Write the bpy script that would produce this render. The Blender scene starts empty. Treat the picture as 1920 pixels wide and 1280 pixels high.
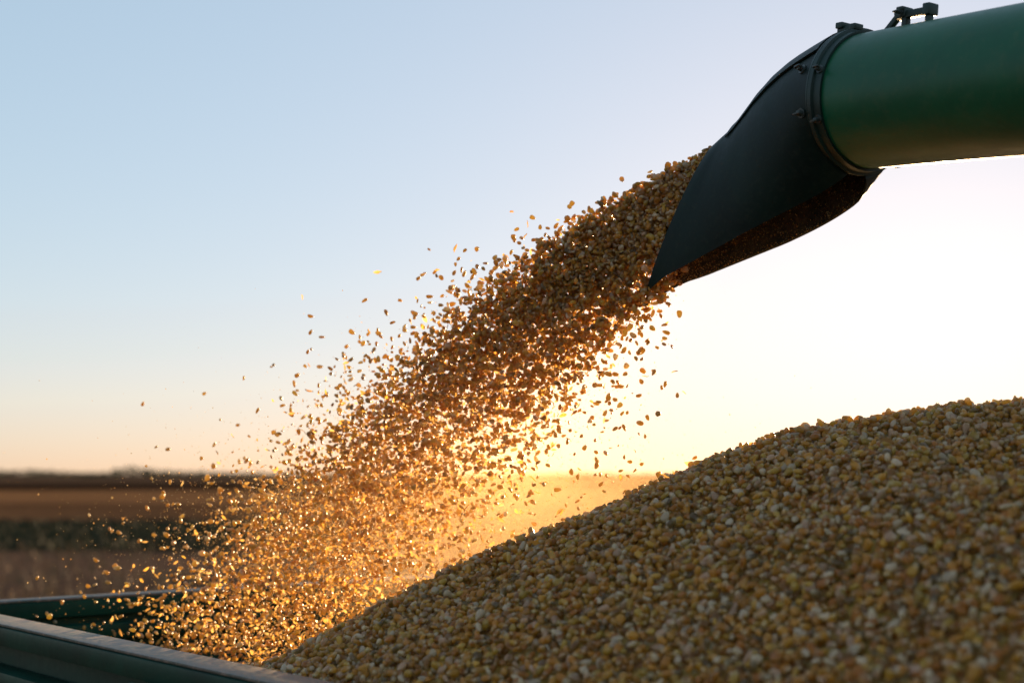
import bpy, bmesh, math, random
import numpy as np
from mathutils import Vector, Matrix, noise

rng = np.random.default_rng(11)
random.seed(5)
sc = bpy.context.scene
C = sc.collection
R = math.radians

# ------------------------------------------------------------------ camera
CAMZ = 2.15                       # metres above the field
FPX, CX, CY, HORY = 2667.0, 960.0, 640.0, 888.0
PITCH = math.atan((HORY - CY) / FPX)
cam = bpy.data.cameras.new('camera')
cam.sensor_width = 36.0
cam.lens = 36.0 * FPX / 1920.0
cam.clip_start = 0.05
cam.clip_end = 20000
cam.dof.use_dof = True
cam.dof.focus_distance = 2.12
cam.dof.aperture_fstop = 3.5
cam_o = bpy.data.objects.new('camera', cam)
C.objects.link(cam_o)
cam_o.location = (0, 0, CAMZ)
cam_o.rotation_euler = (R(90) + PITCH, 0, 0)
sc.camera = cam_o

# ------------------------------------------------------------------ sky, sun, exposure
SUN_EL, SUN_AZ = R(4.5), R(17.0)          # azimuth to the right of the view direction (+Y)
world = bpy.data.worlds.new('World')
sc.world = world
world.use_nodes = True
wn, wl = world.node_tree.nodes, world.node_tree.links
wn.clear()
sky = wn.new('ShaderNodeTexSky')
sky.sky_type = 'NISHITA'
sky.sun_disc = False
sky.sun_elevation = SUN_EL
sky.sun_rotation = SUN_AZ
sky.altitude = 100
sky.air_density = 1.0
sky.dust_density = 0.4
sky.ozone_density = 3.0
bg = wn.new('ShaderNodeBackground')
bg.inputs['Strength'].default_value = 0.15
wo = wn.new('ShaderNodeOutputWorld')
gm = wn.new('ShaderNodeGamma'); gm.inputs[1].default_value = 0.38
hs = wn.new('ShaderNodeHueSaturation'); hs.inputs['Saturation'].default_value = 1.12; hs.inputs['Hue'].default_value = 0.484
wb = wn.new('ShaderNodeMix'); wb.data_type = 'RGBA'; wb.blend_type = 'MULTIPLY'
wb.inputs[0].default_value = 1.0; wb.inputs[7].default_value = (1.04, 0.976, 1.035, 1)      # the photograph's white balance
wl.new(sky.outputs[0], gm.inputs[0]); wl.new(gm.outputs[0], hs.inputs['Color'])
wl.new(hs.outputs[0], wb.inputs[6]); wl.new(wb.outputs[2], bg.inputs[0])
wl.new(bg.outputs[0], wo.inputs[0])

sun = bpy.data.lights.new('sun', 'SUN')
sun.energy = 5.0
sun.angle = R(0.53)
sun.color = (1.0, 0.66, 0.34)
sun_o = bpy.data.objects.new('sun', sun)
C.objects.link(sun_o)
SUN_DIR = Vector((math.sin(SUN_AZ) * math.cos(SUN_EL), math.cos(SUN_AZ) * math.cos(SUN_EL), math.sin(SUN_EL)))
sun_o.rotation_euler = SUN_DIR.to_track_quat('Z', 'Y').to_euler()
sun_o.location = (3, 8, 6)

sc.view_settings.view_transform = 'Standard'
sc.view_settings.look = 'None'
sc.view_settings.gamma = 1.0
sc.view_settings.use_curve_mapping = False
sc.view_settings.exposure = 1.76
sc.cycles.use_denoising = True
sc.cycles.max_bounces = 10
sc.cycles.transmission_bounces = 8
sc.cycles.volume_bounces = 1
sc.cycles.volume_step_rate = 1.0
sc.cycles.sample_clamp_indirect = 6.0

# ------------------------------------------------------------------ pixel helpers (photo pixels, 1920 x 1280)
CAM = np.array([0.0, 0.0, CAMZ])
def ray(u, v):
    x, y = (u - CX) / FPX, (CY - v) / FPX
    return np.array([x, math.cos(PITCH) - y * math.sin(PITCH), math.sin(PITCH) + y * math.cos(PITCH)])
def at_depth(u, v, Y):
    r = ray(u, v); return CAM + r * (Y / r[1])
def at_z(u, v, z):
    r = ray(u, v); return CAM + r * ((z - CAMZ) / r[2])
def at_plane(u, v, p0, n):
    r = ray(u, v); return CAM + r * (np.dot(np.asarray(p0) - CAM, n) / np.dot(r, n))
def project(P):
    P = np.atleast_2d(P) - CAM
    d = P[:, 1] * math.cos(PITCH) + P[:, 2] * math.sin(PITCH)
    y = -P[:, 1] * math.sin(PITCH) + P[:, 2] * math.cos(PITCH)
    return CX + FPX * P[:, 0] / d, CY - FPX * y / d, d

# ------------------------------------------------------------------ object helpers
def link(o, parent=None):
    C.objects.link(o)
    if parent is not None: o.parent = parent
    return o
def tag(o, label=None, cat=None, group=None, kind=None):
    if label: o['label'] = label
    if cat: o['category'] = cat
    if group: o['group'] = group
    if kind: o['kind'] = kind
    return o
def empty(name, loc=(0, 0, 0)):
    o = bpy.data.objects.new(name, None); o.location = loc
    o.empty_display_size = 0.1
    return link(o)
def from_bm(name, bm, mat, parent=None, smooth=False, auto=None):
    bmesh.ops.recalc_face_normals(bm, faces=bm.faces)
    me = bpy.data.meshes.new(name); bm.to_mesh(me); bm.free()
    if smooth or auto:
        me.polygons.foreach_set('use_smooth', [True] * len(me.polygons))
    if auto: me.set_sharp_from_angle(angle=R(auto))
    me.materials.append(mat)
    return link(bpy.data.objects.new(name, me), parent)
def add_obox(bm, c, ax, ay, az, sx, sy, sz, bev=0.0):
    """box centred at c, axes ax ay az (unit), full sizes"""
    M = Matrix(((ax[0], ay[0], az[0], c[0]), (ax[1], ay[1], az[1], c[1]), (ax[2], ay[2], az[2], c[2]), (0, 0, 0, 1)))
    r = bmesh.ops.create_cube(bm, size=1.0, matrix=M @ Matrix.Diagonal((sx, sy, sz, 1)))
    if bev:
        es = list({e for v in r['verts'] for e in v.link_edges})
        bmesh.ops.bevel(bm, geom=es, offset=bev, segments=2, affect='EDGES', profile=0.6)
def basis(d, up=(0, 0, 1)):
    d = Vector(d).normalized(); x = d.cross(Vector(up))
    if x.length < 1e-4: x = Vector((1, 0, 0))
    x.normalize(); return x, x.cross(d).normalized() * -1 if False else d.cross(x) * -1, d
def add_rings(bm, centers, radii, axis, seg=48, close=False, cap=False):
    """surface of revolution about axis through given centres"""
    d = Vector(axis).normalized(); x = d.cross(Vector((0, 0, 1))).normalized(); y = x.cross(d)
    rows = []
    for c, r in zip(centers, radii):
        rows.append([bm.verts.new(Vector(c) + (x * math.cos(a) + y * math.sin(a)) * r)
                     for a in (2 * math.pi * k / seg for k in range(seg))])
    n = len(rows)
    for i in range(n if close else n - 1):
        A, B = rows[i], rows[(i + 1) % n]
        for k in range(seg):
            bm.faces.new((A[k], A[(k + 1) % seg], B[(k + 1) % seg], B[k]))
    if cap:
        bm.faces.new(rows[0]); bm.faces.new(rows[-1])
    return rows

# ------------------------------------------------------------------ materials
def new_mat(name):
    m = bpy.data.materials.new(name); m.use_nodes = True
    n = m.node_tree.nodes; l = m.node_tree.links
    return m, n, l, n['Principled BSDF'], n['Material Output']
def tex_noise(n, l, scale, detail=4.0, rough=0.6, vec=None):
    t = n.new('ShaderNodeTexNoise'); t.inputs['Scale'].default_value = scale
    t.inputs['Detail'].default_value = detail; t.inputs['Roughness'].default_value = rough
    if vec is None:
        tc = n.new('ShaderNodeTexCoord'); vec = tc.outputs['Object']
    l.new(vec, t.inputs['Vector'])
    return t
def ramp(n, l, src, stops):
    r = n.new('ShaderNodeValToRGB')
    el = r.color_ramp.elements
    while len(el) < len(stops): el.new(0.5)
    for e, (p, c) in zip(el, stops):
        e.position = p; e.color = (*c, 1) if len(c) == 3 else c
    l.new(src, r.inputs[0]); return r
def mixc(n, l, fac, a, b, mode='MIX'):
    m = n.new('ShaderNodeMix'); m.data_type = 'RGBA'; m.blend_type = mode
    if hasattr(fac, 'links') or hasattr(fac, 'is_linked'): l.new(fac, m.inputs[0])
    else: m.inputs[0].default_value = fac
    for s, v in ((m.inputs[6], a), (m.inputs[7], b)):
        if hasattr(v, 'is_linked'): l.new(v, s)
        else: s.default_value = (*v, 1)
    return m.outputs[2]
def bump(n, l, h, strength, dist, p):
    b = n.new('ShaderNodeBump'); b.inputs['Strength'].default_value = strength
    b.inputs['Distance'].default_value = dist
    l.new(h, b.inputs['Height']); l.new(b.outputs[0], p.inputs['Normal'])

def paint_mat(name, base, dark, dust, dust_amt, rough=0.34, scale=9.0, coat=0.25):
    m, n, l, p, o = new_mat(name)
    a = tex_noise(n, l, scale, 6, 0.65); b = tex_noise(n, l, scale * 7, 5, 0.7)
    c1 = ramp(n, l, a.outputs[0], [(0.35, dark), (0.62, base)])
    d = ramp(n, l, b.outputs[0], [(0.5, (0, 0, 0)), (0.72, (1, 1, 1))])
    mm = n.new('ShaderNodeMath'); mm.operation = 'MULTIPLY'; mm.inputs[1].default_value = dust_amt
    l.new(d.outputs[0], mm.inputs[0])
    l.new(mixc(n, l, mm.outputs[0], c1.outputs[0], dust), p.inputs['Base Color'])
    rr = n.new('ShaderNodeMapRange'); rr.inputs[3].default_value = rough - 0.08; rr.inputs[4].default_value = rough + 0.16
    l.new(b.outputs[0], rr.inputs[0]); l.new(rr.outputs[0], p.inputs['Roughness'])
    p.inputs['Coat Weight'].default_value = coat
    p.inputs['Coat Roughness'].default_value = 0.25
    bump(n, l, b.outputs[0], 0.12, 0.002, p)
    return m
M_TUBE = paint_mat('green_paint', (0.003, 0.100, 0.040), (0.003, 0.075, 0.031), (0.11, 0.13, 0.06), 0.20, 0.34, 7, 0.0)
M_TUBE.node_tree.nodes['Principled BSDF'].inputs['Specular IOR Level'].default_value = 0.38
M_FLANGE = paint_mat('dark_green_paint', (0.002, 0.024, 0.016), (0.002, 0.014, 0.010), (0.05, 0.05, 0.03), 0.15, 0.42, 20, 0.0)
M_HOOD = paint_mat('black_rubber', (0.001, 0.012, 0.008), (0.001, 0.007, 0.005), (0.06, 0.06, 0.035), 0.16, 0.46, 14, 0.0)
M_HOOD.node_tree.nodes['Principled BSDF'].inputs['Specular IOR Level'].default_value = 0.22
M_TRAILER = paint_mat('trailer_paint', (0.003, 0.045, 0.028), (0.002, 0.026, 0.017), (0.05, 0.06, 0.04), 0.10, 0.42, 8, 0.0)
M_TRAILER.node_tree.nodes['Principled BSDF'].inputs['Specular IOR Level'].default_value = 0.14
M_RAILTOP = paint_mat('dusty_lit_rail_paint', (0.12, 0.085, 0.062), (0.020, 0.045, 0.032), (0.34, 0.21, 0.15), 0.75, 0.5, 10, 0.0)  # settled dust; its pink tone has warm low sunlight painted in
M_HOODIN = paint_mat('dusty_glow_rubber', (0.10, 0.065, 0.030), (0.03, 0.022, 0.012), (0.30, 0.20, 0.09), 0.7, 0.7, 18, 0.0)  # corn dust on rubber, tan also stands in for the warm-lit underside
M_STEEL = paint_mat('zinc_bolt', (0.055, 0.065, 0.06), (0.02, 0.03, 0.028), (0.1, 0.08, 0.05), 0.3, 0.4, 60, 0.0)
M_TYRE = paint_mat('tyre_rubber', (0.02, 0.02, 0.02), (0.012, 0.012, 0.012), (0.10, 0.08, 0.06), 0.4, 0.8, 6, 0.0)

def kernel_mat(name, trans, rough, attr='kcol', tint=(1.0, 0.90, 0.44), gam=0.16):
    m, n, l, p, o = new_mat(name)
    a = n.new('ShaderNodeAttribute'); a.attribute_name = attr
    l.new(a.outputs['Color'], p.inputs['Base Color'])
    p.inputs['Roughness'].default_value = rough
    p.inputs['Specular IOR Level'].default_value = 0.5
    t = n.new('ShaderNodeBsdfTranslucent')
    gmm = n.new('ShaderNodeGamma'); gmm.inputs[1].default_value = gam
    l.new(a.outputs['Color'], gmm.inputs[0])
    l.new(mixc(n, l, 1.0, gmm.outputs[0], tint, 'MULTIPLY'), t.inputs[0])
    ms = n.new('ShaderNodeMixShader'); ms.inputs[0].default_value = trans
    l.new(p.outputs[0], ms.inputs[1]); l.new(t.outputs[0], ms.inputs[2]); l.new(ms.outputs[0], o.inputs[0])
    return m
M_KERNEL = kernel_mat('corn_kernel_skin', 0.40, 0.37)
M_CHAFF = kernel_mat('dry_husk', 0.62, 0.5, tint=(1.0, 0.85, 0.6), gam=0.7)
M_MOTE = kernel_mat('dust_mote', 0.65, 0.8, tint=(1.0, 0.9, 0.7), gam=0.5)

def ground_mat(name, cols, s1, s2, bstr=0.6):
    m, n, l, p, o = new_mat(name)
    a = tex_noise(n, l, s1, 5, 0.6); b = tex_noise(n, l, s2, 6, 0.7)
    c = ramp(n, l, a.outputs[0], [(0.3, cols[0]), (0.52, cols[1]), (0.72, cols[2])])
    k = ramp(n, l, b.outputs[0], [(0.3, (0.55, 0.55, 0.55)), (0.75, (1.25, 1.2, 1.15))])
    l.new(mixc(n, l, 1.0, c.outputs[0], k.outputs[0], 'MULTIPLY'), p.inputs['Base Color'])
    p.inputs['Roughness'].default_value = 0.95
    p.inputs['Specular IOR Level'].default_value = 0.0
    bump(n, l, b.outputs[0], bstr, 0.15, p)
    return m

# ------------------------------------------------------------------ setting: fields to the horizon
def sheet(name, x0, x1, y0, y1, z, mat, nx=1, ny=1, amp=0.0, freq=0.3):
    bm = bmesh.new(); rows = []
    for j in range(ny + 1):
        row = []
        for i in range(nx + 1):
            x = x0 + (x1 - x0) * i / nx; y = y0 + (y1 - y0) * j / ny
            zz = z
            if amp:
                e = min(1.0, 4 * min(i, nx - i) / nx, 4 * min(j, ny - j) / ny)
                zz += e * amp * (0.5 + 0.5 * noise.noise((x * freq, y * freq, 0)))
            row.append(bm.verts.new((x, y, zz)))
        rows.append(row)
    for j in range(ny):
        for i in range(nx):
            bm.faces.new((rows[j][i], rows[j][i + 1], rows[j + 1][i + 1], rows[j + 1][i]))
    return tag(from_bm(name, bm, mat, smooth=True), kind='structure')
M_SOIL = ground_mat('bare_soil', ((0.050, 0.038, 0.030), (0.11, 0.070, 0.050), (0.20, 0.112, 0.078)), 0.08, 3.0)
M_STUB = ground_mat('stubble_soil', ((0.15, 0.078, 0.036), (0.22, 0.112, 0.052), (0.27, 0.145, 0.070)), 0.05, 2.0)
M_PLOW = ground_mat('dark_ploughed_soil', ((0.022, 0.014, 0.009), (0.032, 0.019, 0.012), (0.042, 0.025, 0.015)), 0.05, 2.0)
M_GREEN = ground_mat('green_cover_soil', ((0.014, 0.018, 0.011), (0.022, 0.024, 0.015), (0.045, 0.038, 0.026)), 0.09, 3.0)
sheet('ground', -7000, 7000, -1500, 12000, 0.0, M_SOIL)
sheet('green_strip', -150, 150, 40, 66, 0.004, M_GREEN, 60, 12, 0.12)
M_STUB2 = ground_mat('worked_stubble', ((0.08, 0.044, 0.024), (0.13, 0.070, 0.037), (0.16, 0.088, 0.046)), 0.05, 2.0)
M_FAR = ground_mat('far_fallow', ((0.08, 0.050, 0.032), (0.11, 0.068, 0.043), (0.14, 0.085, 0.054)), 0.01, 0.4)
sheet('worked_stubble_field', -260, 260, 66.5, 104, 0.008, M_STUB2, 60, 20, 0.20, 0.08)
sheet('stubble_field', -420, 420, 104.5, 188, 0.010, M_STUB, 60, 20, 0.25, 0.08)
sheet('ploughed_field', -800, 800, 190, 330, 0.012, M_PLOW, 60, 20, 0.4, 0.02)
sheet('far_field', -2500, 2500, 335, 880, 0.014, M_FAR, 60, 20, 0.6, 0.02)

def tri_cloud(name, P, size, cols, mat, label, cat, kind='stuff', up=None, parent=None):
    """many small leaf-like triangles"""
    n = len(P)
    a = rng.normal(size=(n, 3)); a /= np.linalg.norm(a, axis=1)[:, None]
    b = rng.normal(size=(n, 3)); b -= (b * a).sum(1)[:, None] * a; b /= np.linalg.norm(b, axis=1)[:, None]
    if up is not None:
        b = b * 0.35; b[:, 2] = 1.0; b /= np.linalg.norm(b, axis=1)[:, None]
    s = size * rng.uniform(0.6, 1.4, n)[:, None]
    wdt = 0.5 if up is None else up
    V = np.stack([P - a * s * wdt, P + a * s * wdt, P + b * s * 1.3], 1).reshape(-1, 3)
    F = np.arange(3 * n).reshape(-1, 3)
    return mesh_np(name, V, F, np.repeat(cols, 3, 0), mat, label, cat, kind, False, parent)
def mesh_np(name, V, F, col, mat, label=None, cat=None, kind=None, smooth=True, parent=None):
    me = bpy.data.meshes.new(name)
    nf = len(F)
    me.vertices.add(len(V)); me.vertices.foreach_set('co', np.ascontiguousarray(V, np.float32).ravel())
    me.loops.add(nf * 3); me.loops.foreach_set('vertex_index', np.ascontiguousarray(F, np.int32).ravel())
    me.polygons.add(nf); me.polygons.foreach_set('loop_start', np.arange(0, nf * 3, 3, dtype=np.int32))
    me.polygons.foreach_set('use_smooth', np.full(nf, smooth))
    me.update(calc_edges=True)
    if col is not None:
        at = me.attributes.new('kcol', 'FLOAT_COLOR', 'POINT')
        c4 = np.ones((len(V), 4), np.float32); c4[:, :3] = col
        at.data.foreach_set('color', c4.ravel())
    me.materials.append(mat)
    o = link(bpy.data.objects.new(name, me), parent)
    return tag(o, label, cat, None, kind)
def pick_cols(pal, n, jit=0.12):
    pal = np.array(pal); c = pal[rng.integers(0, len(pal), n)]
    return np.clip(c * rng.uniform(1 - jit, 1 + jit, (n, 1)) * rng.uniform(1 - jit / 2, 1 + jit / 2, (n, 3)), 0, 0.9)

M_PLANT = kernel_mat('field_plants', 0.12, 0.9, tint=(0.9, 1.0, 0.6), gam=1.0)
n = 16000
y = 9 * (45 / 9) ** rng.random(n); x = rng.uniform(-1, 1, n) * y * 0.62
tri_cloud('stubble', np.c_[x, y, np.full(n, 0.0)], 0.16, pick_cols([(0.16, 0.10, 0.07), (0.11, 0.075, 0.05), (0.06, 0.055, 0.04), (0.20, 0.13, 0.095)], n),
          M_PLANT, 'cut corn stubble on brown soil behind the trailer', 'stubble', up=0.12)
n = 15000
y = rng.uniform(41, 65, n); x = rng.uniform(-1, 1, n) * y * 0.6
tri_cloud('cover_crop', np.c_[x, y, np.full(n, 0.02)], 0.15, pick_cols([(0.010, 0.018, 0.010), (0.014, 0.021, 0.012), (0.013, 0.015, 0.011)], n),
          M_PLANT, 'strip of dark green plants across the field', 'plants', up=0.25)
# distant wood on the horizon
n = 9000
x = rng.uniform(-520, 520, n)
h = 1.4 + 1.4 * np.array([max(0, noise.noise((xx * 0.012, 3.1, 0)) + 0.25) for xx in x]) \
    + 4.0 * np.exp(-((x + 238) / 16) ** 2) + 2.0 * np.exp(-((x + 305) / 22) ** 2) + 2.2 * np.exp(-((x + 200) / 30) ** 2)
z = h * rng.random(n) ** 0.7
tri_cloud('far_wood', np.c_[x, 900 + rng.normal(0, 8, n), z], 1.5, pick_cols([(0.03, 0.045, 0.02), (0.045, 0.05, 0.025), (0.05, 0.045, 0.03)], n),
          M_PLANT, 'low dark line of far trees along the horizon', 'trees')

# ------------------------------------------------------------------ trailer
H_RAIL = 0.25
ZR = CAMZ - H_RAIL
pin0, pin1 = at_z(0, 1149, ZR), at_z(480, 1245, ZR)
pout0 = at_z(0, 1168, ZR)
AZU = R(40.0)
U = np.array([math.sin(AZU), -math.cos(AZU), 0.0])        # along the near side wall, towards the camera's right
V = np.array([math.cos(AZU), math.sin(AZU), 0.0])         # inward / along the end wall
Z = np.array([0, 0, 1.0])
RW = float(np.dot(pin0 - pout0, V))                        # rail width from the photo
RW = min(max(RW, 0.07), 0.13)
pend = at_z(0, 1127, ZR)                                   # inner upper edge of the end rail
# inner corner: pin0 + a*U  with the end wall's inner face at U-coordinate of pend
a = np.dot(pend - pin0, U)
K = pin0 + a * U                                           # inner top corner (rail inner edges)
L_TR, W_TR, D_TR = 3.9, 2.25, 1.05
def TP(u, v, z): return K + u * U + v * V + z * Z
tr = empty('grain_trailer', tuple(TP(L_TR / 2, W_TR / 2, 0) * np.array([1, 1, 0])))
tr_loc = np.array(tr.location)
tag(tr, 'dark green steel grain trailer with dusty top rail, half filled with corn', 'trailer')
def tbox(name, u0, u1, v0, v1, z0, z1, mat, bev=0.004, parent=tr):
    bm = bmesh.new()
    c = TP((u0 + u1) / 2, (v0 + v1) / 2, (z0 + z1) / 2) - tr_loc
    add_obox(bm, c, U, V, Z, u1 - u0, v1 - v0, z1 - z0, bev)
    return from_bm(name, bm, mat, parent, auto=40)
# near side wall: box rail overhanging a recessed sheet
tbox('top_rail', -RW, L_TR + RW, -RW, 0, -0.036, -0.0045, M_TRAILER, 0.007)
tbox('rail_cap', -RW + 0.004, L_TR + RW - 0.004, -RW + 0.004, -0.004, -0.0044, 0, M_RAILTOP, 0.0018)  # thin dusty top layer, warm light put into its colour
tbox('side_panel', 0, L_TR, -0.024, -0.002, -D_TR, -0.0365, M_TRAILER)
for zc in (-0.092, -0.38, -0.63, -0.88):
    tbox('rib', 0, L_TR, -0.074, -0.0245, zc - 0.017, zc + 0.017, M_TRAILER, 0.012)
for q in (0.03, 0.98, 1.95, 2.92, 3.87):
    tbox('post', q - 0.035, q + 0.035, -0.086, -0.0745, -D_TR, -0.0365, M_TRAILER)
# end wall
tbox('top_rail', -0.060, -0.001, 0.001, W_TR - 0.001, -0.040, -0.0055, M_TRAILER, 0.005)
tbox('rail_cap', -0.057, -0.003, 0.004, W_TR - 0.004, -0.0054, -0.001, M_RAILTOP, 0.0016)
tbox('end_panel', -0.040, -0.020, 0.001, W_TR - 0.001, -D_TR, -0.041, M_TRAILER)
tbox('rib', -0.0195, 0.016, 0.003, W_TR - 0.003, -0.088, -0.055, M_TRAILER, 0.008)
tbox('rib', -0.0195, 0.016, 0.003, W_TR - 0.003, -0.42, -0.37, M_TRAILER, 0.008)
# far side wall and the other end
tbox('top_rail', -RW, L_TR + RW, W_TR, W_TR + RW, -0.058, 0, M_RAILTOP, 0.007)
tbox('side_panel', 0, L_TR, W_TR + 0.02, W_TR + 0.05, -D_TR, -0.0585, M_TRAILER)
tbox('end_panel', L_TR + 0.020, L_TR + 0.040, 0.001, W_TR - 0.001, -D_TR, -0.041, M_TRAILER)
tbox('top_rail', L_TR + 0.001, L_TR + 0.055, 0.001, W_TR - 0.001, -0.040, -0.001, M_RAILTOP, 0.006)
tbox('floor', -0.05, L_TR + 0.05, -0.05, W_TR + 0.05, -D_TR - 0.05, -D_TR - 0.001, M_TRAILER)
for v0 in (0.55, W_TR - 0.67):
    tbox('chassis_beam', -0.05, L_TR + 0.05, v0, v0 + 0.12, -D_TR - 0.20, -D_TR - 0.051, M_TRAILER)
for uu in (0.75, L_TR - 0.75):
    tbox('axle', uu - 0.05, uu + 0.05, 0.05, W_TR - 0.05, -D_TR - 0.31, -D_TR - 0.201, M_TRAILER)
    for v0, sg in ((0.18, 1), (W_TR - 0.18, -1)):
        zc = 0.42
        c = TP(uu, v0, 0) * np.array([1, 1, 0]) + Z * zc - tr_loc
        bm = bmesh.new()
        prof = [(-0.11, 0.24), (-0.12, 0.34), (-0.10, 0.40), (0.10, 0.40), (0.12, 0.34), (0.11, 0.24)]
        add_rings(bm, [c + V * o for o, _ in prof], [r for _, r in prof], V, 32, close=True)
        wh = from_bm('wheel', bm, M_TYRE, tr, auto=40)
        bm = bmesh.new()
        add_rings(bm, [c + V * o for o in (-0.09, -0.02, 0.02, 0.09)], [0.238, 0.22, 0.22, 0.238], V, 32, cap=True)
        from_bm('rim', bm, M_RAILTOP, wh, auto=40)

# ------------------------------------------------------------------ unloading auger
AZA, ELA = R(33.0), R(6.7)
A = np.array([-math.sin(AZA) * math.cos(ELA), math.cos(AZA) * math.cos(ELA), math.sin(ELA)])   # towards the outlet
RT = 0.0955
C0 = at_depth(1608, 193, 2.00)                             # centre of the tube's end flange
au = empty('unloading_auger', tuple(C0))
tag(au, 'green tubular unloading auger with black spout hood pouring corn', 'auger')
def rel(p): return Vector(np.asarray(p) - C0)
def ax(t): return rel(C0 + A * t)
bm = bmesh.new()
ts = [-4.2, -3.0, -2.0, -1.0, -0.5, -0.2, -0.012]
add_rings(bm, [ax(t) for t in ts], [RT] * len(ts), A, 96)
add_rings(bm, [ax(t) for t in ts[::-1]], [RT - 0.004] * len(ts), A, 96)
tube = from_bm('tube', bm, M_TUBE, au, smooth=True)
bm = bmesh.new()
prof = [(-0.024, RT + 0.0005), (-0.024, RT + 0.004), (-0.012, RT + 0.005), (-0.011, RT + 0.009), (-0.004, RT + 0.009), (-0.004, RT - 0.003)]
add_rings(bm, [ax(t) for t, _ in prof], [r for _, r in prof], A, 96, close=True)
fl = from_bm('flange', bm, M_FLANGE, au, auto=35)
for t, wd in ((-0.62, 0.010), (-1.9, 0.010)):
    bm = bmesh.new()
    prof = [(t - wd, RT + 0.0004), (t - wd * .5, RT + 0.0018), (t + wd * .5, RT + 0.0018), (t + wd, RT + 0.0004)]
    add_rings(bm, [ax(q) for q, _ in prof], [r for _, r in prof], A, 96)
    from_bm('weld_seam', bm, M_TUBE, tube, smooth=True)

# spout hood: lofted, open along the bottom, drawn to a point
AZB = R(52.0)
Bv = np.array([-math.sin(AZB), math.cos(AZB), 0.0])
SB = np.array([-math.cos(AZB), -math.sin(AZB), 0.0])       # towards the near side of the hood
SA = np.cross(A, Z) * -1; SA /= np.linalg.norm(SA)
if SA[1] > 0: SA = -SA
UA = np.cross(SA, A); UA = UA if UA[2] > 0 else -UA
def poly(pts, t):
    pts = np.array(pts, float); d = np.r_[0, np.cumsum(np.linalg.norm(np.diff(pts, axis=0), axis=1))]; d /= d[-1]
    return np.array([np.interp(t, d, pts[:, 0]), np.interp(t, d, pts[:, 1])])
near_px = [(1616, 322), (1552, 356), (1400, 434), (1240, 522), (1211, 550)]
top_px = [(1560, 88), (1520, 110), (1476, 140), (1440, 172), (1398, 222), (1343, 270)]
NT, NP = 30, 33
HR = RT + 0.007
def hood_point(t, ph, inset=0.0):
    s = SA * (1 - t) + SB * t; s = s / np.linalg.norm(s)
    w = (HR * (1 - t) + 0.034 * t) - inset
    Phi = R(float(np.interp(t, [0, 0.55, 0.85, 1.0], [168, 118, 112, 142])))
    cen = C0 + A * 0.004 + (A * 0.10) * min(t, 0.35) / 0.35 + 0
    cen = C0 + A * (0.05 * min(1, t * 4)) + Bv * 0.25 * max(0, t - 0.08)
    side = w * math.sin(ph * Phi)
    nrm = s
    # far lower edge mirrors the near lower edge about the hood's own middle plane
    pn = at_plane(*poly(near_px, t), cen + s * w * math.sin(Phi), nrm)
    pt = at_plane(*poly(top_px, t), cen, nrm)
    pn0 = pn - s * np.dot(pn - cen, s)
    pt0 = pt - s * np.dot(pt - cen, s)
    up = pt0 - pn0
    k = (math.cos(ph * Phi) - math.cos(Phi)) / (1 - math.cos(Phi))
    P = pn0 + up * k * (1 - inset * 4) + s * side
    # circle at the collar
    ang = ph * R(172)
    Q = C0 + A * -0.0035 + (SA * math.sin(ang) + UA * math.cos(ang)) * (HR - inset)
    e = max(0.0, 1 - t / 0.22); e = e * e * (3 - 2 * e)
    return Q * e + P * (1 - e)
def hood_surface(t0, t1, p0, p1, nt, np_, off, thick):
    bm = bmesh.new()
    outer = [[None] * (np_ + 1) for _ in range(nt + 1)]; inner = [[None] * (np_ + 1) for _ in range(nt + 1)]
    for i in range(nt + 1):
        for j in range(np_ + 1):
            t = t0 + (t1 - t0) * i / nt; ph = p0 + (p1 - p0) * j / np_
            outer[i][j] = bm.verts.new(rel(hood_point(t, ph, -off)))
            inner[i][j] = bm.verts.new(rel(hood_point(t, ph, thick - off)))
    for i in range(nt):
        for j in range(np_):
            bm.faces.new((outer[i][j], outer[i + 1][j], outer[i + 1][j + 1], outer[i][j + 1]))
            bm.faces.new((inner[i][j], inner[i][j + 1], inner[i + 1][j + 1], inner[i + 1][j]))
    for i in range(nt):
        for j in (0, np_): bm.faces.new((outer[i][j], outer[i + 1][j], inner[i + 1][j], inner[i][j]))
    for j in range(np_):
        for i in (0, nt): bm.faces.new((outer[i][j], outer[i][j + 1], inner[i][j + 1], inner[i][j]))
    return bm
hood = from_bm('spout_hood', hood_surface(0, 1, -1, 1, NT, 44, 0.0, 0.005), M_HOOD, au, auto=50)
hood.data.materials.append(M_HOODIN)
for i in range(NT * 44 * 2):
    if i % 2: hood.data.polygons[i].material_index = 1        # inside: corn dust with a warm glow painted in
tag(hood, 'black pointed spout hood at the auger end')
from_bm('top_flap', hood_surface(0.05, 0.80, -0.30, 0.30, 20, 14, 0.004, 0.003), M_HOOD, hood, auto=50)
from_bm('clamp_band', hood_surface(0.0, 0.040, -0.995, 0.995, 3, 60, 0.0022, 0.002), M_FLANGE, hood, auto=50)
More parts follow.
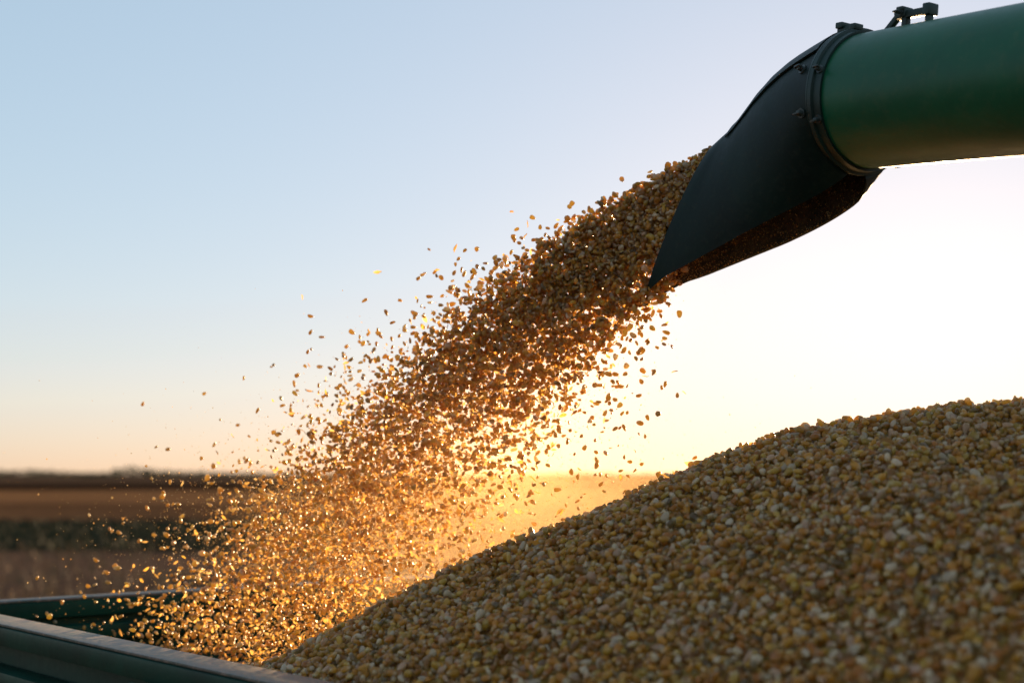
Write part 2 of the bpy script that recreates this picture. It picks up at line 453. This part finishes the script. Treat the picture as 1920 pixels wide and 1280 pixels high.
# bolts with wing heads
def bolt(p, nrm, parent, r=0.0042):
    bm = bmesh.new(); nv = Vector(nrm).normalized(); c = rel(p)
    add_rings(bm, [c - nv * 0.003, c + nv * 0.002, c + nv * 0.002, c + nv * 0.0075, c + nv * 0.009], [r * 1.7, r * 1.7, r, r, r * 0.6], nv, 12, cap=True)
    x = nv.cross(Vector((0.3, 0.2, 1))).normalized(); y = nv.cross(x)
    add_obox(bm, c + nv * 0.009, x, y, nv, r * 3.0, r * 0.7, 0.006, 0.001)
    return from_bm('bolt', bm, M_STEEL, parent, auto=40)
def hood_bolt(t, ph):
    p = hood_point(t, ph); dt = hood_point(t + .01, ph) - p; dp = hood_point(t, ph + .01) - p
    nn = np.cross(dt, dp); nn /= np.linalg.norm(nn)
    if np.dot(nn, p - (C0 + A * 0.05)) < 0: nn = -nn
    bolt(p, nn, hood)
for ph in (0.38, 0.60, -0.38, -0.6): hood_bolt(0.10, ph)
for deg in (72, 112, -40, -90, -140):
    d = SA * math.sin(R(deg)) + UA * math.cos(R(deg))
    bolt(C0 + A * -0.018 + d * (RT + 0.0045), d, fl, 0.0036)
# clamp lug on top of the joint
bm = bmesh.new()
lc = C0 + A * 0.008 + UA * (RT + 0.0075) + SA * 0.020
add_obox(bm, rel(lc), A, SA, UA, 0.034, 0.012, 0.012, 0.003)
add_obox(bm, rel(lc + A * 0.010 + UA * 0.006), A, SA, UA, 0.013, 0.020, 0.009, 0.002)
add_obox(bm, rel(lc - A * 0.015 + UA * 0.001), A, SA, UA, 0.012, 0.018, 0.009, 0.002)
from_bm('clamp_lug', bm, M_FLANGE, hood, auto=40)
# latch bracket standing on the tube
br = bmesh.new()
bc = C0 - A * 0.095 + UA * (RT - 0.003)
def bxx(a_, u_, da, ds, du, rot=0.0, so=0.0):
    ca, sa = math.cos(rot), math.sin(rot)
    add_obox(br, rel(bc + A * a_ + UA * u_ + SA * so), A * ca + UA * sa, SA, -A * sa + UA * ca, da, ds, du, 0.002)
bxx(0.040, 0.010, 0.044, 0.009, 0.008, R(-42))
bxx(0.020, 0.023, 0.020, 0.016, 0.013, R(-8))
bxx(0.018, 0.029, 0.012, 0.022, 0.006)
bxx(-0.006, 0.021, 0.038, 0.012, 0.010)
bxx(-0.028, 0.022, 0.012, 0.020, 0.016)
bxx(0.014, 0.008, 0.009, 0.010, 0.022)
bxx(-0.027, 0.007, 0.008, 0.010, 0.020)
brk = from_bm('latch_bracket', br, M_FLANGE, au, auto=40)
bolt(bc + A * 0.018 + UA * 0.024 + SA * 0.008, SA, brk, 0.003)

# ------------------------------------------------------------------ kernel shapes
def ico(sub):
    bm = bmesh.new(); bmesh.ops.create_icosphere(bm, subdivisions=sub, radius=1.0)
    v = np.array([x.co[:] for x in bm.verts]); f = np.array([[q.index for q in p.verts] for p in bm.faces]); bm.free()
    return v, f
def uvs(seg, rings):
    bm = bmesh.new(); bmesh.ops.create_uvsphere(bm, u_segments=seg, v_segments=rings, radius=1.0)
    bmesh.ops.triangulate(bm, faces=bm.faces)
    v = np.array([x.co[:] for x in bm.verts])[:, [0, 2, 1]]; f = np.array([[q.index for q in p.verts] for p in bm.faces])[:, ::-1]; bm.free()
    return v, f
def kernel_shape(kind, sub=2):
    v, f = ico(3) if sub == 2 else uvs(7, 5)
    x, y, z = v[:, 0].copy(), v[:, 1].copy(), v[:, 2].copy()
    t = (y + 1) / 2
    if kind == 0:   wid, thk = 0.42 + 0.36 * np.sqrt(t), 0.34 + 0.12 * t          # wedge
    elif kind == 1: wid, thk = 0.50 + 0.20 * t, 0.42 + 0.10 * t                   # round
    else:           wid, thk = 0.34 + 0.28 * np.sqrt(t), 0.36 + 0.05 * t          # slim
    yy = np.where(y > 0.55, 0.55 + (y - 0.55) * 0.55, y)
    yy = yy - 0.10 * np.exp(-((x / 0.35) ** 2 + (z / 0.5) ** 2)) * (y > 0.5)       # dent in the crown
    P = np.c_[x * wid, yy, z * thk + 0.06 * y * y]
    tip = np.clip((-y - 0.35) / 0.6, 0, 1)
    crown = np.clip((y - 0.6) / 0.4, 0, 1)
    return P, f, tip, crown
SHAPES = [kernel_shape(k, 2) for k in range(3)]
SHAPES_LO = [kernel_shape(k, 1) for k in range(3)]
KL = 0.0084                                                 # half length of a kernel
PAL = [(0.50, 0.180, 0.022), (0.56, 0.235, 0.028), (0.41, 0.120, 0.015), (0.58, 0.29, 0.038), (0.25, 0.085, 0.016),
       (0.66, 0.48, 0.34), (0.52, 0.29, 0.19), (0.50, 0.28, 0.045), (0.56, 0.23, 0.034), (0.15, 0.080, 0.040)]
PALNAME = ['golden', 'yellow', 'orange', 'yellow', 'brownish', 'cream', 'tan', 'yellow', 'golden', 'brownish']
def rand_rot(n):
    q = rng.normal(size=(n, 4)); q /= np.linalg.norm(q, axis=1)[:, None]
    w, x, y, z = q.T
    return np.stack([np.stack([1 - 2 * (y * y + z * z), 2 * (x * y - z * w), 2 * (x * z + y * w)], -1),
                     np.stack([2 * (x * y + z * w), 1 - 2 * (x * x + z * z), 2 * (y * z - x * w)], -1),
                     np.stack([2 * (x * z - y * w), 2 * (y * z + x * w), 1 - 2 * (x * x + y * y)], -1)], 1)
def kernel_colors(shape, base):
    P, f, tip, crown = shape
    cream = np.array([0.70, 0.54, 0.37])
    c = base[:, None, :] * (1 - 0.75 * tip[None, :, None]) + cream * 0.75 * tip[None, :, None]
    return c * (1 - 0.18 * crown[None, :, None]) + cream * 1.1 * 0.18 * crown[None, :, None]
def build_kernels(name, pos, rot, scl, kind, colidx, shapes, mat, label, cat):
    Vs, Fs, Cs, off = [], [], [], 0
    pal = np.array(PAL)
    for k in range(3):
        m = kind == k
        if not m.any(): continue
        P, f, tip, crown = shapes[k]
        v = np.einsum('nij,nvj->nvi', rot[m], P[None] * scl[m][:, None, :]) + pos[m][:, None, :]
        base = pal[colidx[m]] * rng.uniform(0.68, 1.25, (m.sum(), 1))
        c = kernel_colors(shapes[k], base)
        nv = len(P); cnt = m.sum()
        Vs.append(v.reshape(-1, 3)); Cs.append(c.reshape(-1, 3))
        Fs.append((f[None] + (off + np.arange(cnt) * nv)[:, None, None]).reshape(-1, 3)); off += cnt * nv
    return mesh_np(name, np.concatenate(Vs), np.concatenate(Fs), np.concatenate(Cs), mat, label, cat, 'stuff')
_single = {}
def single_mesh(kind, ci):
    if (kind, ci) not in _single:
        P, f, tip, crown = SHAPES[kind]
        me_o = mesh_np('corn_kernel', P, f, kernel_colors(SHAPES[kind], np.array([PAL[ci]]))[0], M_KERNEL)
        _single[(kind, ci)] = me_o.data
        bpy.data.objects.remove(me_o)
    return _single[(kind, ci)]
def visible_count(pos, size, exclude=None):
    """coarse z-buffer: pixels of the frame each kernel owns"""
    u, v, d = project(pos)
    rad = size * FPX / d / 2.0
    W, H = 960, 640
    zb = np.full((H, W), 1e9); idb = np.full((H, W), -1, np.int32)
    for i in np.argsort(-d):
        r = max(1, int(round(rad[i])))
        x, y = int(u[i] / 2), int(v[i] / 2)
        if x < -r or y < -r or x >= W + r or y >= H + r or d[i] < 0.2: continue
        idb[max(0, y - r):max(0, y + r + 1), max(0, x - r):max(0, x + r + 1)] = i
    return np.bincount(idb[idb >= 0], minlength=len(pos)), u, v
def place_singles(idx, pos, rot, scl, kind, colidx, labeller):
    for i in idx:
        o = bpy.data.objects.new('corn_kernel', single_mesh(int(kind[i]), int(colidx[i])))
        Mx = np.eye(4); Mx[:3, :3] = rot[i] @ np.diag(scl[i]); Mx[:3, 3] = pos[i]
        o.matrix_world = Matrix(Mx.tolist())
        link(o)
        lab, grp = labeller(i)
        tag(o, lab, 'corn kernel', grp)

# ------------------------------------------------------------------ heap of corn
ridge_px = [(300, 1345), (400, 1290), (490, 1247), (600, 1203), (700, 1145), (800, 1090), (900, 1040), (1000, 995), (1100, 962), (1200, 913),
            (1300, 867), (1400, 828), (1500, 799), (1600, 781), (1700, 768), (1800, 757), (1920, 747), (2100, 741), (2300, 755), (2600, 800), (3000, 900)]
rp = np.array([at_depth(u, v, 2.0) for u, v in ridge_px])
def sp(x, k=0.03): return k * np.logaddexp(0, x / k)
_yy = np.linspace(1.8, 2.3, 200)
CREST = -float(np.max(-0.37 * sp(1.94 - _yy, 0.10) - 0.46 * sp(_yy - 2.12, 0.04)))
_g = rng.normal(size=(6, 2)); _ph = rng.uniform(0, 6.28, 6)
def heap_z(X, Y):
    zr = np.interp(X, rp[:, 0], rp[:, 2] - CAMZ)
    Az = zr + CREST - 0.37 * sp(1.94 - Y, 0.10) - 0.46 * sp(Y - 2.12, 0.04)
    Bz = 0.010 - 0.46 * (np.sqrt(((X - 0.45) / 1.35) ** 2 + (Y - 1.54) ** 2 + 0.10 ** 2) - 0.10)
    z = 0.006 * np.logaddexp(Az / 0.006, Bz / 0.006)
    for g, p in zip(_g, _ph):
        z = z + 0.0035 * np.sin((X * g[0] + Y * g[1]) * 17 + p)
    # held back by the near wall: below the rail there
    v = (X - K[0]) * V[0] + (Y - K[1]) * V[1]
    u = (X - K[0]) * U[0] + (Y - K[1]) * U[1]
    z = -0.02 * np.logaddexp(-z / 0.02, -(-H_RAIL - 0.022 + 0.62 * v) / 0.02)
    z = -0.02 * np.logaddexp(-z / 0.02, -(-H_RAIL - 0.03 + 0.62 * (W_TR - v)) / 0.02)
    z = 0.03 * np.logaddexp(z / 0.03, (-0.62 + 0.02 * np.sin(7 * X) + 0 * Y) / 0.03)
    return z + CAMZ
# fit the crest to the photographed outline of the heap
for _ in range(6):
    for i, (u, v) in enumerate(ridge_px[2:17]):
        d = ray(u, 0); yy = np.linspace(1.75, 2.3, 120); xx = yy * d[0] / d[1]
        pv_ = project(np.c_[xx, yy, heap_z(xx, yy)])[1].min()
        rp[i + 2, 2] -= 0.8 * (v + 7 - pv_) * 2.0 / FPX
    rp[17:, 2] = rp[16, 2] + np.array([0.012, 0.0, -0.05, -0.14])
# base body of the heap (kernels lie on it)
nu, nv_ = 150, 90
uu = np.linspace(0.02, L_TR - 0.02, nu); vv = np.linspace(-0.018, W_TR + 0.018, nv_)
G = K[None, None, :] + uu[:, None, None] * U + vv[None, :, None] * V
zz = heap_z(G[..., 0], G[..., 1]) - 0.011
G[..., 2] = zz
idx = np.arange(nu * nv_).reshape(nu, nv_)
q = np.stack([idx[:-1, :-1], idx[1:, :-1], idx[1:, 1:], idx[:-1, 1:]], -1).reshape(-1, 4)
F = np.concatenate([q[:, [0, 1, 2]], q[:, [0, 2, 3]]])
m, n_, l_, p_, o_ = new_mat('packed_corn')
vor = n_.new('ShaderNodeTexVoronoi'); vor.inputs['Scale'].default_value = 95
tc = n_.new('ShaderNodeTexCoord'); l_.new(tc.outputs['Object'], vor.inputs['Vector'])
sep = n_.new('ShaderNodeSeparateColor'); l_.new(vor.outputs['Color'], sep.inputs[0])
cr = ramp(n_, l_, sep.outputs[0], [(0.0, (0.26, 0.10, 0.02)), (0.4, (0.40, 0.19, 0.03)), (0.7, (0.44, 0.27, 0.04)), (1.0, (0.45, 0.33, 0.18))])
l_.new(cr.outputs[0], p_.inputs['Base Color']); p_.inputs['Roughness'].default_value = 0.5
inv = n_.new('ShaderNodeMath'); inv.operation = 'MULTIPLY'; inv.inputs[1].default_value = -1
l_.new(vor.outputs['Distance'], inv.inputs[0]); bump(n_, l_, inv.outputs[0], 1.0, 0.006, p_)
M_PACK = m
heap = mesh_np('corn_heap', G.reshape(-1, 3), F, None, M_PACK, 'heap of golden corn kernels rising to the right inside the trailer', 'corn heap', 'stuff')

# kernels on the heap, in view and a margin round it
step = 0.0092
gx, gy = np.meshgrid(np.arange(-0.75, 1.15, step), np.arange(0.75, 2.35, step))
X = gx.ravel() + rng.uniform(-.5, .5, gx.size) * step; Y = gy.ravel() + rng.uniform(-.5, .5, gx.size) * step
u_ = (X - K[0]) * U[0] + (Y - K[1]) * U[1]; v_ = (X - K[0]) * V[0] + (Y - K[1]) * V[1]
zz = heap_z(X, Y)
pu, pv, pd = project(np.c_[X, Y, zz])
ridge_vis = np.interp(pu, [p[0] for p in ridge_px], [p[1] for p in ridge_px])
keep = (v_ > -0.012) & (u_ > 0.02) & (pu > -60) & (pu < 2080) & (pv < 1400) & (zz > CAMZ - 0.60) & (Y < 2.20)
X, Y, zz = X[keep], Y[keep], zz[keep]
# thin out doubles far off the visible crest: second sprinkling raises loose kernels
ex = rng.random(len(X)) < 0.22
X = np.r_[X, X[ex] + rng.normal(0, .003, ex.sum())]; Y = np.r_[Y, Y[ex] + rng.normal(0, .003, ex.sum())]
lift = np.r_[rng.uniform(-0.009, 0.003, len(zz)), rng.uniform(0.002, 0.0075, ex.sum())]
zz = heap_z(X, Y) + lift
N = len(X)
e = 0.004
nx = -(heap_z(X + e, Y) - heap_z(X - e, Y)) / (2 * e); ny = -(heap_z(X, Y + e) - heap_z(X, Y - e)) / (2 * e)
nrm = np.c_[nx, ny, np.ones(N)] + rng.normal(0, 0.62, (N, 3)); nrm /= np.linalg.norm(nrm, axis=1)[:, None]
tv = rng.normal(size=(N, 3)); tv -= (tv * nrm).sum(1)[:, None] * nrm; tv /= np.linalg.norm(tv, axis=1)[:, None]
rot = np.stack([np.cross(tv, nrm), tv, nrm], -1)
flip = rng.random(N) < 0.14; rot[flip] = rand_rot(flip.sum())
scl = KL * rng.uniform(0.66, 1.12, (N, 1)) * rng.uniform(0.88, 1.1, (N, 3))
kind = rng.choice(3, N, p=[0.45, 0.33, 0.22]); ci = rng.choice(len(PAL), N, p=[.18, .14, .13, .08, .1, .09, .09, .06, .08, .05])
hp = np.c_[X, Y, zz]
cnt, su, sv = visible_count(hp, 0.0055)
top = np.argsort(-cnt)[:110]
mask = np.ones(N, bool); mask[top] = False
build_kernels('heap_kernels', hp[mask], rot[mask], scl[mask], kind[mask], ci[mask], SHAPES_LO, M_KERNEL,
              'countless corn kernels covering the surface of the heap', 'corn kernels')
def pose_word(R3):
    ax_ = R3[:, 1]; x, y = ax_[0], ax_[2]
    if math.hypot(x, y) < 0.5: return 'end-on'
    g = math.degrees(math.atan2(y, x)) % 180
    return 'level' if g < 22 or g > 158 else ('upright' if 68 < g < 112 else ('right-leaning' if g <= 68 else 'left-leaning'))
def lab_heap(i):
    row = 'bottom edge' if sv[i] > 1200 else ('lower slope' if sv[i] > 1080 else 'upper slope')
    col = ['left foot', 'left part', 'middle', 'right part', 'far right'][min(4, max(0, int((su[i] - 480) / 290)))]
    base = f'{pose_word(rot[i])} {PALNAME[ci[i]]} kernel'
    where = f'on the {row} of the heap, {col}'
    return f'{base} lying {where}', f'{base}s {where}'
place_singles(top, hp, rot, scl, kind, ci, lab_heap)

# ------------------------------------------------------------------ stream of corn in flight (ballistic)
pt = hood_point(1.0, 0.0); pn = hood_point(1.0, 1.0); pf = hood_point(1.0, -1.0)
HEAD = np.array([-0.885, 0.465, 0.0]); HEAD /= np.linalg.norm(HEAD)
SIDE = np.array([HEAD[1], -HEAD[0], 0.0])
if SIDE[1] > 0: SIDE = -SIDE
GRAV = np.array([0, 0, -9.81])
def emit(n, fk, vmean, vsd, down, dsd, wid, lat, tmin, tmax, tpow=1.0):
    """fk: position down the outlet (0 top, 1 tip)"""
    k = fk(n)
    base = pt[None] * (1 - k[:, None]) + ((pn + pf) / 2)[None] * k[:, None]
    ww = np.clip(np.sin(np.clip(k, 0, 1) * math.pi / 2), 0.3, 1) * wid * 0.50
    base = base + SIDE * (rng.uniform(-1, 1, n) * ww)[:, None] + HEAD * rng.uniform(-0.03, 0.012, n)[:, None] - SIDE * 0.003
    vx = vmean(k) + rng.normal(0, 1, n) * vsd
    vz = -(down(k)) + rng.normal(0, 1, n) * dsd
    vs = rng.normal(0, lat, n)
    t = tmin + (tmax - tmin) * rng.random(n) ** tpow
    P = base + HEAD * (vx * t)[:, None] + SIDE * (vs * t)[:, None] + np.array([0, 0, 1.0]) * (vz * t)[:, None] + 0.5 * GRAV * (t ** 2)[:, None]
    return P, k, t
parts = []
# dense core
parts.append(emit(14000, lambda n: rng.beta(1.0, 1.1, n) * 0.62 + 0.02, lambda k: 3.36 - 0.1 * k, 0.33, lambda k: 1.16 + 0.18 * k, 0.17, 0.045, 0.13, 0.0, 0.39, 1.6))
# ragged upper fringe
parts.append(emit(1500, lambda n: rng.uniform(0.0, 0.35, n), lambda k: 3.5 + 0 * k, 0.48, lambda k: 1.02 + 0 * k, 0.34, 0.05, 0.22, 0.06, 0.41, 0.8))
# lower, slower curtain
parts.append(emit(6500, lambda n: rng.uniform(0.45, 1.0, n), lambda k: 3.1 - 1.1 * (k - 0.45) * 2 * rng.random(len(k)) ** 0.8, 0.34, lambda k: 1.22 + 0.25 * k, 0.28, 0.05, 0.20, 0.0, 0.42, 0.95))
parts.append(emit(900, lambda n: rng.uniform(0.8, 1.0, n), lambda k: rng.uniform(0.1, 2.4, len(k)), 0.2, lambda k: 0.7 + 0 * k, 0.35, 0.05, 0.2, 0.0, 0.36, 0.8))
# fine broken bits
parts.append(emit(15000, lambda n: 1 - 0.8 * rng.random(n) ** 1.5, lambda k: 3.15 - 1.1 * k * rng.random(len(k)), 0.36, lambda k: 1.2 + 0 * k, 0.34, 0.05, 0.24, 0.0, 0.42, 0.85))
FT = np.concatenate([p[2] for p in parts]); FB = np.concatenate([np.full(len(p[0]), i == 4) for i, p in enumerate(parts)])
SP = np.concatenate([p[0] for p in parts])
v_ = (SP - K) @ V; u_ = (SP - K) @ U
ok = (SP[:, 2] > heap_z(SP[:, 0], SP[:, 1]) + 0.006) & (u_ > 0.05) & ((v_ > 0.03) | (SP[:, 2] > ZR + 0.03)) & (SP[:, 2] > ZR - 0.5)
SP = SP[ok]; FT = FT[ok]; FB = FB[ok]; N = len(SP)
isch = FB | (rng.random(N) < 0.04 + 0.9 * FT)                              # husk and chaff travel with it
KP = SP[~isch]; NK = len(KP)
rot = rand_rot(NK); scl = KL * 0.92 * (rng.uniform(0.76, 1.1, (NK, 1)) - rng.random((NK, 1)) * np.clip(FT[~isch] * 2.6, 0, 0.56)[:, None]) * rng.uniform(0.9, 1.08, (NK, 3))
kind = rng.choice(3, NK, p=[0.42, 0.28, 0.30]); ci = rng.choice(len(PAL), NK, p=[.18, .14, .15, .07, .12, .07, .08, .05, .08, .06])
cnt, su, sv = visible_count(KP, 0.0055)
top = np.argsort(-cnt)[:190]
mask = np.ones(NK, bool); mask[top] = False
build_kernels('falling_corn', KP[mask], rot[mask], scl[mask], kind[mask], ci[mask], SHAPES_LO, M_KERNEL,
              'dense stream of corn kernels pouring from the spout into the trailer', 'corn stream')
def lab_fly(i):
    if sv[i] > 1090: where = 'dropping into the dark trailer' + (' near its left corner' if su[i] < 330 else ' beside the heap foot')
    elif sv[i] > 890: where = 'falling before the brown field' + (', far left of the spray' if su[i] < 380 else (', left part of the spray' if su[i] < 560 else ', nearer the heap'))
    elif su[i] > 1050 and sv[i] < 0.55 * (1340 - su[i]) + 420: where = 'in the packed stream just below the spout mouth'
    elif sv[i] > 0.72 * (1340 - su[i]) + 300: where = 'in the loose spray under the stream' + (', below the spout tip' if su[i] > 1080 else (', middle' if su[i] > 800 else ', just above the horizon'))
    else: where = 'tossed along the upper edge of the stream' + (', near the spout' if su[i] > 950 else (', halfway down' if su[i] > 650 else ', far left against sky'))
    base = f'{pose_word(rot[i])} {PALNAME[ci[i]]} kernel'
    return f'{base} {where}', f'{base}s {where}'
place_singles(top, KP, rot, scl, kind, ci, lab_fly)

# husk flakes in flight
def flake_mesh(k):
    r2 = np.random.default_rng(40 + k)
    L, W = 1.0, r2.uniform(0.30, 0.55)
    xs = np.linspace(-1, 1, 5)
    pts = []
    for x in xs:
        w = W * (1 - abs(x) ** 1.6) + 0.04
        zc = 0.25 * x * x + r2.normal(0, .05)
        pts += [(x * L, -w * r2.uniform(.7, 1.1), zc + .15), (x * L, 0, zc), (x * L, w * r2.uniform(.7, 1.1), zc + .15)]
    f = []
    for i in range(4):
        for j in range(2):
            a = i * 3 + j; f += [(a, a + 3, a + 4), (a, a + 4, a + 1)]
    return np.array(pts), np.array(f)
FLK = [flake_mesh(k) for k in range(6)]
CPAL = [(0.60, 0.38, 0.12), (0.55, 0.30, 0.07), (0.66, 0.48, 0.22), (0.42, 0.22, 0.06), (0.62, 0.33, 0.05)]
CNAME = ['pale brown', 'orange', 'straw coloured', 'brown', 'golden']
def build_flakes(name, P, size, mat, label, cat, parent=None, aspect=1.0):
    Vs, Fs, Cs, off = [], [], [], 0
    n = len(P); rot = rand_rot(n); kk = rng.integers(0, 6, n); cols = pick_cols(CPAL, n)
    s = size * (0.25 + 1.0 * rng.random(n) ** 1.4)
    for k in range(6):
        m = kk == k
        if not m.any(): continue
        b, f = FLK[k]
        v = np.einsum('nij,nvj->nvi', rot[m], (b * np.array([aspect, 1, 1]))[None] * s[m][:, None, None]) + P[m][:, None]
        Vs.append(v.reshape(-1, 3)); Cs.append(np.repeat(cols[m], len(b), 0))
        Fs.append((f[None] + (off + np.arange(m.sum()) * len(b))[:, None, None]).reshape(-1, 3)); off += m.sum() * len(b)
    return mesh_np(name, np.concatenate(Vs), np.concatenate(Fs), np.concatenate(Cs), mat, label, cat, 'stuff', True, parent)
CP = SP[isch]
cnt, su, sv = visible_count(CP, 0.0045)
topc = np.argsort(-cnt)[:200]
mask = np.ones(len(CP), bool); mask[topc] = False
build_flakes('falling_chaff', CP[mask], 0.0062, M_CHAFF, 'loose husk flakes blown along with the falling corn', 'chaff')
_fm = {}
for i in topc:
    k, c = int(rng.integers(0, 6)), int(rng.integers(0, 5))
    if (k, c) not in _fm:
        b, f = FLK[k]; mo = mesh_np('husk_flake', b, f, np.repeat([CPAL[c]], len(b), 0), M_CHAFF)
        _fm[(k, c)] = mo.data; bpy.data.objects.remove(mo)
    o = bpy.data.objects.new('husk_flake', _fm[(k, c)])
    Mx = np.eye(4); Mx[:3, :3] = rand_rot(1)[0] * 0.0062 * rng.uniform(0.5, 1.2); Mx[:3, 3] = CP[i]
    o.matrix_world = Matrix(Mx.tolist()); link(o)
    if sv[i] > 1090: wh = 'over the dark trailer' + (', near its corner' if su[i] < 330 else (', beside the heap foot' if su[i] > 480 else ', middle'))
    elif sv[i] > 890: wh = 'before the brown field' + (', far left' if su[i] < 380 else (', left of the spray' if su[i] < 560 else (', middle of the spray' if su[i] < 750 else ', nearest the heap')))
    elif sv[i] > 0.72 * (1340 - su[i]) + 300: wh = 'under the stream against sky' + (', below the spout tip' if su[i] > 1080 else (', right of middle' if su[i] > 900 else (', left of middle' if su[i] > 720 else ', just above the horizon')))
    else: wh = 'on the upper edge of the stream' + (', near the spout' if su[i] > 950 else (', halfway down' if su[i] > 650 else ', far left'))
    sz = 'large' if o.scale[0] > 0.0058 else ('small' if o.scale[0] < 0.0042 else 'middling')
    tag(o, f'{sz} {CNAME[c]} husk flake {wh}', 'husk flake', f'{sz} {CNAME[c]} husk flakes {wh}')
# husk slivers lying on the heap
n = 260
sel = rng.choice(len(hp), n, replace=False)
build_flakes('heap_husks', hp[sel] + np.array([0, 0, 0.006]), 0.009, M_CHAFF, 'bits of husk and cob scattered over the corn heap', 'husks')

# ------------------------------------------------------------------ dust: motes and drifting cloud
def motes(name, P, smin, smax, label, parent=None):
    v, f = np.array([(1, 0, 0), (-1, 0, 0), (0, 1, 0), (0, -1, 0), (0, 0, 1), (0, 0, -1)], float), \
        np.array([(0, 2, 4), (2, 1, 4), (1, 3, 4), (3, 0, 4), (2, 0, 5), (1, 2, 5), (3, 1, 5), (0, 3, 5)])
    n = len(P); s = smin + (smax - smin) * rng.random(n) ** 2.2
    VV = (np.einsum('nij,vj->nvi', rand_rot(n), v) * (s[:, None] * rng.uniform(.5, 1.3, (n, 3)))[:, None, :] + P[:, None]).reshape(-1, 3)
    FF = (f[None] + (np.arange(n) * 6)[:, None, None]).reshape(-1, 3)
    cols = np.repeat(pick_cols([(0.75, 0.55, 0.25), (0.7, 0.45, 0.15), (0.8, 0.65, 0.4)], n), 6, 0)
    return mesh_np(name, VV, FF, cols, M_MOTE, label, None if parent else 'dust', 'stuff', False, parent)
mp = []
a0, a1 = at_depth(1170, 560, 2.25), at_depth(560, 1080, 2.65)
n = 15000
t = rng.random(n) ** 0.75
base = a0 * (1 - t[:, None]) + a1 * t[:, None]
mp.append(base + rng.normal(0, 1, (n, 3)) * (0.035 + 0.085 * t)[:, None] * np.array([1.25, 1.2, 0.9]))
n = 16000
mp.append(at_depth(820, 1000, 2.65) + rng.normal(0, 1, (n, 3)) * np.array([0.25, 0.20, 0.11]))
mpp = np.concatenate(mp)
ok = (mpp[:, 2] > heap_z(mpp[:, 0], mpp[:, 1])) & (((mpp - K) @ V > 0.02) | (mpp[:, 2] > ZR + .02)) & (((mpp - K) @ U) > 0.03)
motes('dust_motes', mpp[ok], 0.00035, 0.0014, 'glittering dust specks floating round the falling corn')
# dust stuck inside the spout hood
dp = np.array([hood_point(t, ph, 0.0056) for t, ph in zip(1 - 0.8 * rng.random(4500) ** 2.4, -1 + 0.62 * rng.random(4500) ** 1.3)]) - C0
motes('stuck_dust', dp, 0.0005, 0.0017, None, hood)

def dust_volume(name, c, rx, ry, rz, tilt, dens, label):
    bm = bmesh.new(); bmesh.ops.create_icosphere(bm, subdivisions=3, radius=1.0)
    m = bpy.data.materials.new('dusty_air'); m.use_nodes = True
    n, l = m.node_tree.nodes, m.node_tree.links; n.clear()
    o = n.new('ShaderNodeOutputMaterial'); pv = n.new('ShaderNodeVolumePrincipled')
    pv.inputs['Color'].default_value = (0.95, 0.66, 0.36, 1); pv.inputs['Anisotropy'].default_value = 0.6
    tc = n.new('ShaderNodeTexCoord'); ln = n.new('ShaderNodeVectorMath'); ln.operation = 'LENGTH'
    l.new(tc.outputs['Object'], ln.inputs[0])
    mr = n.new('ShaderNodeMapRange'); mr.interpolation_type = 'SMOOTHSTEP'
    mr.inputs[1].default_value = 1.0; mr.inputs[2].default_value = 0.15; mr.inputs[3].default_value = 0; mr.inputs[4].default_value = dens
    l.new(ln.outputs['Value'], mr.inputs[0])
    tn = n.new('ShaderNodeTexNoise'); tn.inputs['Scale'].default_value = 2.2; tn.inputs['Detail'].default_value = 3
    l.new(tc.outputs['Object'], tn.inputs['Vector'])
    mr2 = n.new('ShaderNodeMapRange'); mr2.inputs[1].default_value = 0.3; mr2.inputs[2].default_value = 0.7; mr2.inputs[3].default_value = 0.55; mr2.inputs[4].default_value = 1.35
    l.new(tn.outputs[0], mr2.inputs[0])
    mu = n.new('ShaderNodeMath'); mu.operation = 'MULTIPLY'
    l.new(mr.outputs[0], mu.inputs[0]); l.new(mr2.outputs[0], mu.inputs[1]); l.new(mu.outputs[0], pv.inputs['Density'])
    l.new(pv.outputs[0], o.inputs['Volume'])
    ob = from_bm(name, bm, m, smooth=True)
    ob.location = c; ob.scale = (rx, ry, rz); ob.rotation_euler = tilt
    tag(ob, label, 'dust', None, 'stuff')
dust_volume('dust_cloud', at_depth(930, 970, 2.6), 0.56, 0.50, 0.27, (0, R(-6), 0), 0.32, 'golden dust cloud hanging behind the heap, before the field')
dust_volume('dust_plume', at_depth(960, 760, 2.42), 0.46, 0.20, 0.19, (0, R(-36), 0), 0.75, 'thin sunlit dust plume under the pouring stream')
